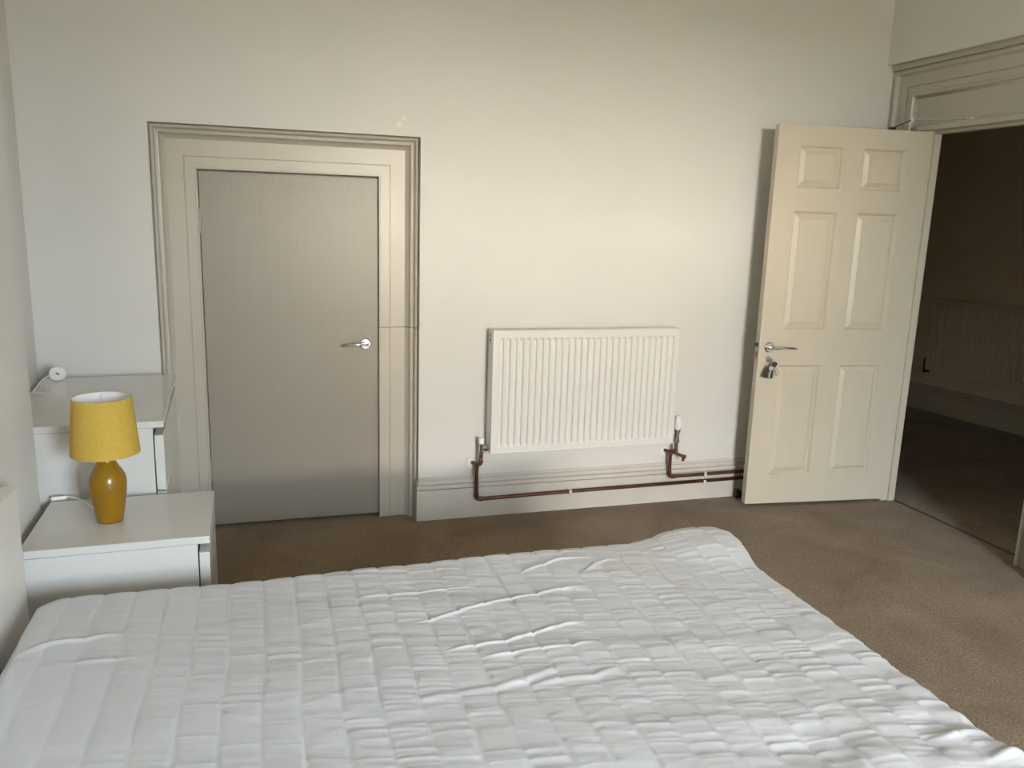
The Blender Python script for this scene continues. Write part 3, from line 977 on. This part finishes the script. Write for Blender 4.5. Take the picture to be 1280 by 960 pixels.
# ------------------------------------------------------------------ bed
bed = tag(empty('bed', (1.25, -2.25, 0)), 'double bed with a low plain white headboard against the wall', 'bed')
B0 = Vector(bed.location)
box('headboard', rel((LW + 0.027, 0.284, -2.975, -1.462, 0.12, 0.757), B0), M['bedframe'], bed, bevel=0.012, segs=4)
for y in (-1.50, -2.94):
    box('headboard_leg', rel((LW + 0.030, 0.282, y - 0.035, y + 0.035, 0.0, 0.13), B0), M['bedframe'], bed, bevel=0.003)
for (y0, y1) in ((-1.615, -1.588), (-2.922, -2.895)):
    box('side_rail', rel((0.28, 2.240, y0, y1, 0.15, 0.275), B0), M['bedframe'], bed, bevel=0.004)
box('foot_rail', rel((2.222, 2.240, -2.895, -1.615, 0.15, 0.275), B0), M['bedframe'], bed, bevel=0.004)
for y in (-1.63, -2.88):
    box('leg', rel((2.165, 2.225, y - 0.03, y + 0.03, 0.0, 0.17), B0), M['bedframe'], bed, bevel=0.004)
for i in range(14):
    x = 0.36 + i * 0.132
    box('bed_slat', rel((x, x + 0.07, -2.895, -1.615, 0.240, 0.255), B0), M['bedframe'], bed)
mt = link_mesh('mattress', *boxes([(0.375, 2.215, -2.885, -1.625, 0.256, 0.468)]), M['mattress'], bevel=0.045, segs=5)
tag(mt, 'white mattress on the bed under the quilted cover', 'mattress')

# quilted cover: one cloth with real seams, puckers and creases
rng = np.random.default_rng(11)


def vnoise(x, y, seed):
    r = np.random.default_rng(seed)
    tab = r.random((256, 256))
    xi, yi = np.floor(x).astype(int), np.floor(y).astype(int)
    fx, fy = x - xi, y - yi
    fx = fx * fx * (3 - 2 * fx)
    fy = fy * fy * (3 - 2 * fy)
    g = lambda a, b: tab[a % 256, b % 256]
    return ((g(xi, yi) * (1 - fx) + g(xi + 1, yi) * fx) * (1 - fy) + (g(xi, yi + 1) * (1 - fx) + g(xi + 1, yi + 1) * fx) * fy) * 2 - 1


def sstep(a, b, x):
    t = np.clip((x - a) / (b - a), 0, 1)
    return t * t * (3 - 2 * t)


TOPZ = 0.497
X0, X1, Y0, Y1 = 0.332, 2.262, -2.945, -1.560
RAD, CORE, DROP = 0.050, 0.085, 0.215
EXT = DROP + RAD * (math.pi / 2 - 1) + 0.0
nx, ny = 430, 700
gx = np.linspace(X0 - EXT + 0.03, X1 + EXT - 0.03, nx)
gy = np.linspace(Y0 - EXT + 0.03, Y1 + EXT - 0.03, ny)
GX, GY = np.meshgrid(gx, gy, indexing='ij')
cxm, cym = np.clip(GX, X0 + CORE, X1 - CORE), np.clip(GY, Y0 + CORE, Y1 - CORE)
dx, dy = GX - cxm, GY - cym
dist = np.hypot(dx, dy)
ux, uy = np.where(dist > 1e-9, dx / np.maximum(dist, 1e-9), 0), np.where(dist > 1e-9, dy / np.maximum(dist, 1e-9), 0)
flat = CORE - RAD
arc = RAD * math.pi / 2
s = dist - flat
th_ = np.clip(s / RAD, 0, math.pi / 2)
rho = np.where(s <= 0, dist, flat + RAD * np.sin(th_))
drop = np.where(s <= 0, 0, RAD * (1 - np.cos(th_)) + np.clip(s - arc, 0, DROP - RAD))
nxn, nzn = np.where(s <= 0, 0, np.sin(th_)), np.where(s <= 0, 1, np.cos(th_))
PX, PYY, PZ = cxm + ux * rho, cym + uy * rho, TOPZ - drop
# quilting seams across the bed
SP = 0.0765
warp = 0.006 * vnoise(GX * 3, GY * 4, 3)
k = (GX + warp - 1.103) / SP
ki = np.floor(k)
dseam = np.minimum(k - ki, 1 - (k - ki)) * SP
right = sstep(0.50, 1.40, GX)
puff = 0.0016 * (1 - np.exp(-(dseam / 0.020) ** 2)) - 0.0022 * np.exp(-(dseam / 0.0032) ** 2)
skew = GY + 0.16 * (GX - 1.2) + 0.012 * vnoise(GX * 2.5, GY * 3, 8)
ph = np.floor(k + 0.5)
# cloth gathers along every seam: short ripples across the strip, offset from strip to strip
rip = lambda f, seed, sx: np.abs(vnoise(GX * sx + ki * 3.7, skew * f + ki * 0.31, seed)) ** 0.7
p = 0.6 - rip(36, 5, 6.0)
p2_ = 0.6 - rip(66, 6, 9.0)
p3 = vnoise(GX * 2.2, skew * 13, 9)
near = 0.5 + 0.5 * np.exp(-(dseam / 0.028) ** 2)
amp = 0.27 + 0.73 * right
edge_fade = np.clip((k - ki) * (1 - (k - ki)) * 14, 0.0, 1.0)
pucker = amp * ((0.0040 * p + 0.0020 * p2_) * near * edge_fade + 0.0028 * p3)
soft = 0.004 * vnoise(GX * 2.2, GY * 2.4, 21) + 0.0020 * vnoise(GX * 6, GY * 5, 22)
crump = sstep(1.5, 2.0, GX) * sstep(-2.25, -2.65, GY)
soft = soft + crump * (0.008 * vnoise(GX * 9, GY * 7, 31) + 0.004 * vnoise(GX * 22, GY * 16, 32))
h = puff + pucker + soft
# long creases that the daylight catches
zc = lambda x, y: (400 + x / 3.2, 640 + y / 3.2)
zl = lambda x, y: (x / 2.56, 720 + y / 2.56)
creases = [
    ([zc(*q) for q in ((360, 438), (450, 425), (550, 395), (640, 372), (750, 345), (860, 325), (960, 303), (1070, 292))], 0.0044, 0.0042),
    ([zc(*q) for q in ((500, 550), (620, 528), (740, 510), (850, 480), (960, 447), (1070, 428))], 0.0048, 0.0042),
    ([zc(*q) for q in ((650, 575), (770, 558), (890, 538), (1020, 527), (1130, 503))], 0.0044, 0.0042),
    ([zc(*q) for q in ((150, 335), (380, 318), (490, 305), (600, 295))], 0.0036, 0.0042),
    ([zc(*q) for q in ((800, 240), (880, 215), (960, 188), (1060, 184))], 0.0044, 0.0042),
    ([zc(*q) for q in ((1040, 250), (1110, 203), (1180, 186))], 0.0044, 0.0042),
    ([zc(*q) for q in ((860, 680), (970, 655), (1100, 645), (1210, 605))], 0.0045, 0.009),
    ([zc(*q) for q in ((380, 735), (560, 712), (720, 685), (880, 640), (990, 600))], 0.0040, 0.011),
    ([zl(*q) for q in ((50, 255), (100, 235), (150, 215), (270, 200), (390, 180))], 0.0050, 0.009),
    ([zl(*q) for q in ((180, 280), (380, 262), (450, 255))], 0.0025, 0.008),
    ([zl(*q) for q in ((50, 255), (85, 160), (130, 85), (160, 65))], 0.0060, 0.010),
    ([zl(*q) for q in ((50, 255), (20, 320), (0, 370))], 0.0060, 0.012),
    ([(1168, 925), (1205, 915), (1250, 911)], 0.006, 0.010),
    ([(1232, 951), (1262, 943), (1290, 940)], 0.006, 0.010),
]
for pts, a_, wd in creases:
    Q = np.array([[*on_z(u, v_, 0.5)[:2]] for (u, v_) in pts])
    best = np.full(GX.shape, 1e9)
    for q0, q1 in zip(Q[:-1], Q[1:]):
        e = q1 - q0
        t = np.clip(((GX - q0[0]) * e[0] + (GY - q0[1]) * e[1]) / (e @ e), 0, 1)
        best = np.minimum(best, np.hypot(GX - q0[0] - t * e[0], GY - q0[1] - t * e[1]))
    L0 = np.hypot(GX - Q[0, 0], GY - Q[0, 1])
    L1 = np.hypot(GX - Q[-1, 0], GY - Q[-1, 1])
    fade = sstep(0, 0.06, np.minimum(L0, L1))
    h = h + a_ * np.exp(-(best / wd) ** 2) * (0.3 + 0.7 * fade)
# bunched corner at the foot, towards the radiator
cb = np.exp(-(((GX - 2.17) / 0.15) ** 2 + ((GY + 1.62) / 0.17) ** 2) ** 2)
h = h + 0.030 * cb
PX = PX + 0.018 * cb * sstep(2.1, 2.25, GX)
hem = np.clip(drop / (DROP), 0, 1)
side = np.clip(s / RAD, 0, 1)
PX = PX + ux * nxn * (h + 0.006 * side * vnoise(GX * 9, GY * 9, 41) * hem)
PYY = PYY + uy * nxn * (h + 0.006 * side * vnoise(GX * 9, GY * 9, 42) * hem)
PZ = PZ + nzn * h
# scalloped far edge where the seams pull the cloth in
PYY = PYY - 0.003 * np.exp(-(dseam / 0.010) ** 2) * side * (uy > 0.5)
verts = np.stack([PX, PYY, PZ], -1).reshape(-1, 3)
I = np.arange(nx * ny).reshape(nx, ny)
faces = np.stack([I[:-1, :-1], I[1:, :-1], I[1:, 1:], I[:-1, 1:]], -1).reshape(-1, 4)
me = bpy.data.meshes.new('quilted_bed_cover')
me.from_pydata(verts.tolist(), [], faces.tolist())
me.polygons.foreach_set('use_smooth', [True] * len(me.polygons))
me.materials.append(M['cover'])
cv = bpy.data.objects.new('quilted_bed_cover', me)
COL.objects.link(cv)
tag(cv, 'rumpled white quilted cover stitched in strips, spread over the bed', 'bed cover')

# ------------------------------------------------------------------ window behind the camera, and the ground outside
wn = tag(empty('window_1', ((WX0 + WX1) / 2, FRONT - 0.12, WZ0)), 'white painted sash window lighting the bedroom', 'window', kind='structure')
Wo = Vector(wn.location)
fy0, fy1 = FRONT - 0.16, FRONT - 0.09
for b in ((WX0, WX0 + 0.05, fy0, fy1, WZ0, WZ1), (WX1 - 0.05, WX1, fy0, fy1, WZ0, WZ1), (WX0, WX1, fy0, fy1, WZ1 - 0.05, WZ1), (WX0, WX1, fy0, fy1, WZ0, WZ0 + 0.06),
          (WX0, WX1, fy0, fy1, (WZ0 + WZ1) / 2 - 0.025, (WZ0 + WZ1) / 2 + 0.025)):
    box('window_frame', rel(b, Wo), M['frame_white'], wn, bevel=0.003)
zm = (WZ0 + WZ1) / 2
for (z0, z1) in ((WZ0 + 0.06, zm - 0.025), (zm + 0.025, WZ1 - 0.05)):
    link_mesh('pane', [Vector(v_) - Wo for v_ in ((WX0 + 0.05, FRONT - 0.125, z0), (WX1 - 0.05, FRONT - 0.125, z0), (WX1 - 0.05, FRONT - 0.125, z1), (WX0 + 0.05, FRONT - 0.125, z1))],
              [(0, 1, 2, 3)], M['glass'], wn)
box('window_sill', rel((WX0 - 0.06, WX1 + 0.06, FRONT - 0.10, FRONT + 0.09, WZ0 - 0.03, WZ0), Wo), M['frame_white'], wn, bevel=0.004)
gd = link_mesh('ground_outside', *boxes([(-60, 60, -90, -6.2, -0.66, -0.6)]), M['grass'])
tag(gd, 'garden ground outside the bedroom window', 'ground', kind='structure')
hg = link_mesh('added_hedge', *boxes([(-30, 30, -12.9, -12.0, -0.6, SCREEN_TOP)]), M['hedge_screen'], bevel=0.15)  # unseen block, added to keep window light off the upper wall
tag(hg, 'unseen dark hedge outside the bedroom window', 'hedge_screen', kind='structure')
# unseen house, added so that sunlight off it fills the wall opposite the window
hb = tag(empty('added_bounce_house', (HX0, -22, -0.6)), 'unseen pale house added to bounce sunlight onto the radiator wall', 'building', kind='structure')
box('bounce_house_wall', (0, HX1 - HX0, -6, 0, 0, 5.5), M['render'], hb)
link_mesh('bounce_house_roof', [(-0.3, 0.4, 5.45), (HX1 - HX0 + 0.3, 0.4, 5.45), (HX1 - HX0 + 0.3, -6.4, 5.45), (-0.3, -6.4, 5.45), (-0.3, -3, 7.4), (HX1 - HX0 + 0.3, -3, 7.4)],
          [(0, 1, 5, 4), (2, 3, 4, 5), (0, 4, 3), (1, 2, 5), (0, 3, 2, 1)], M['slate'], hb)
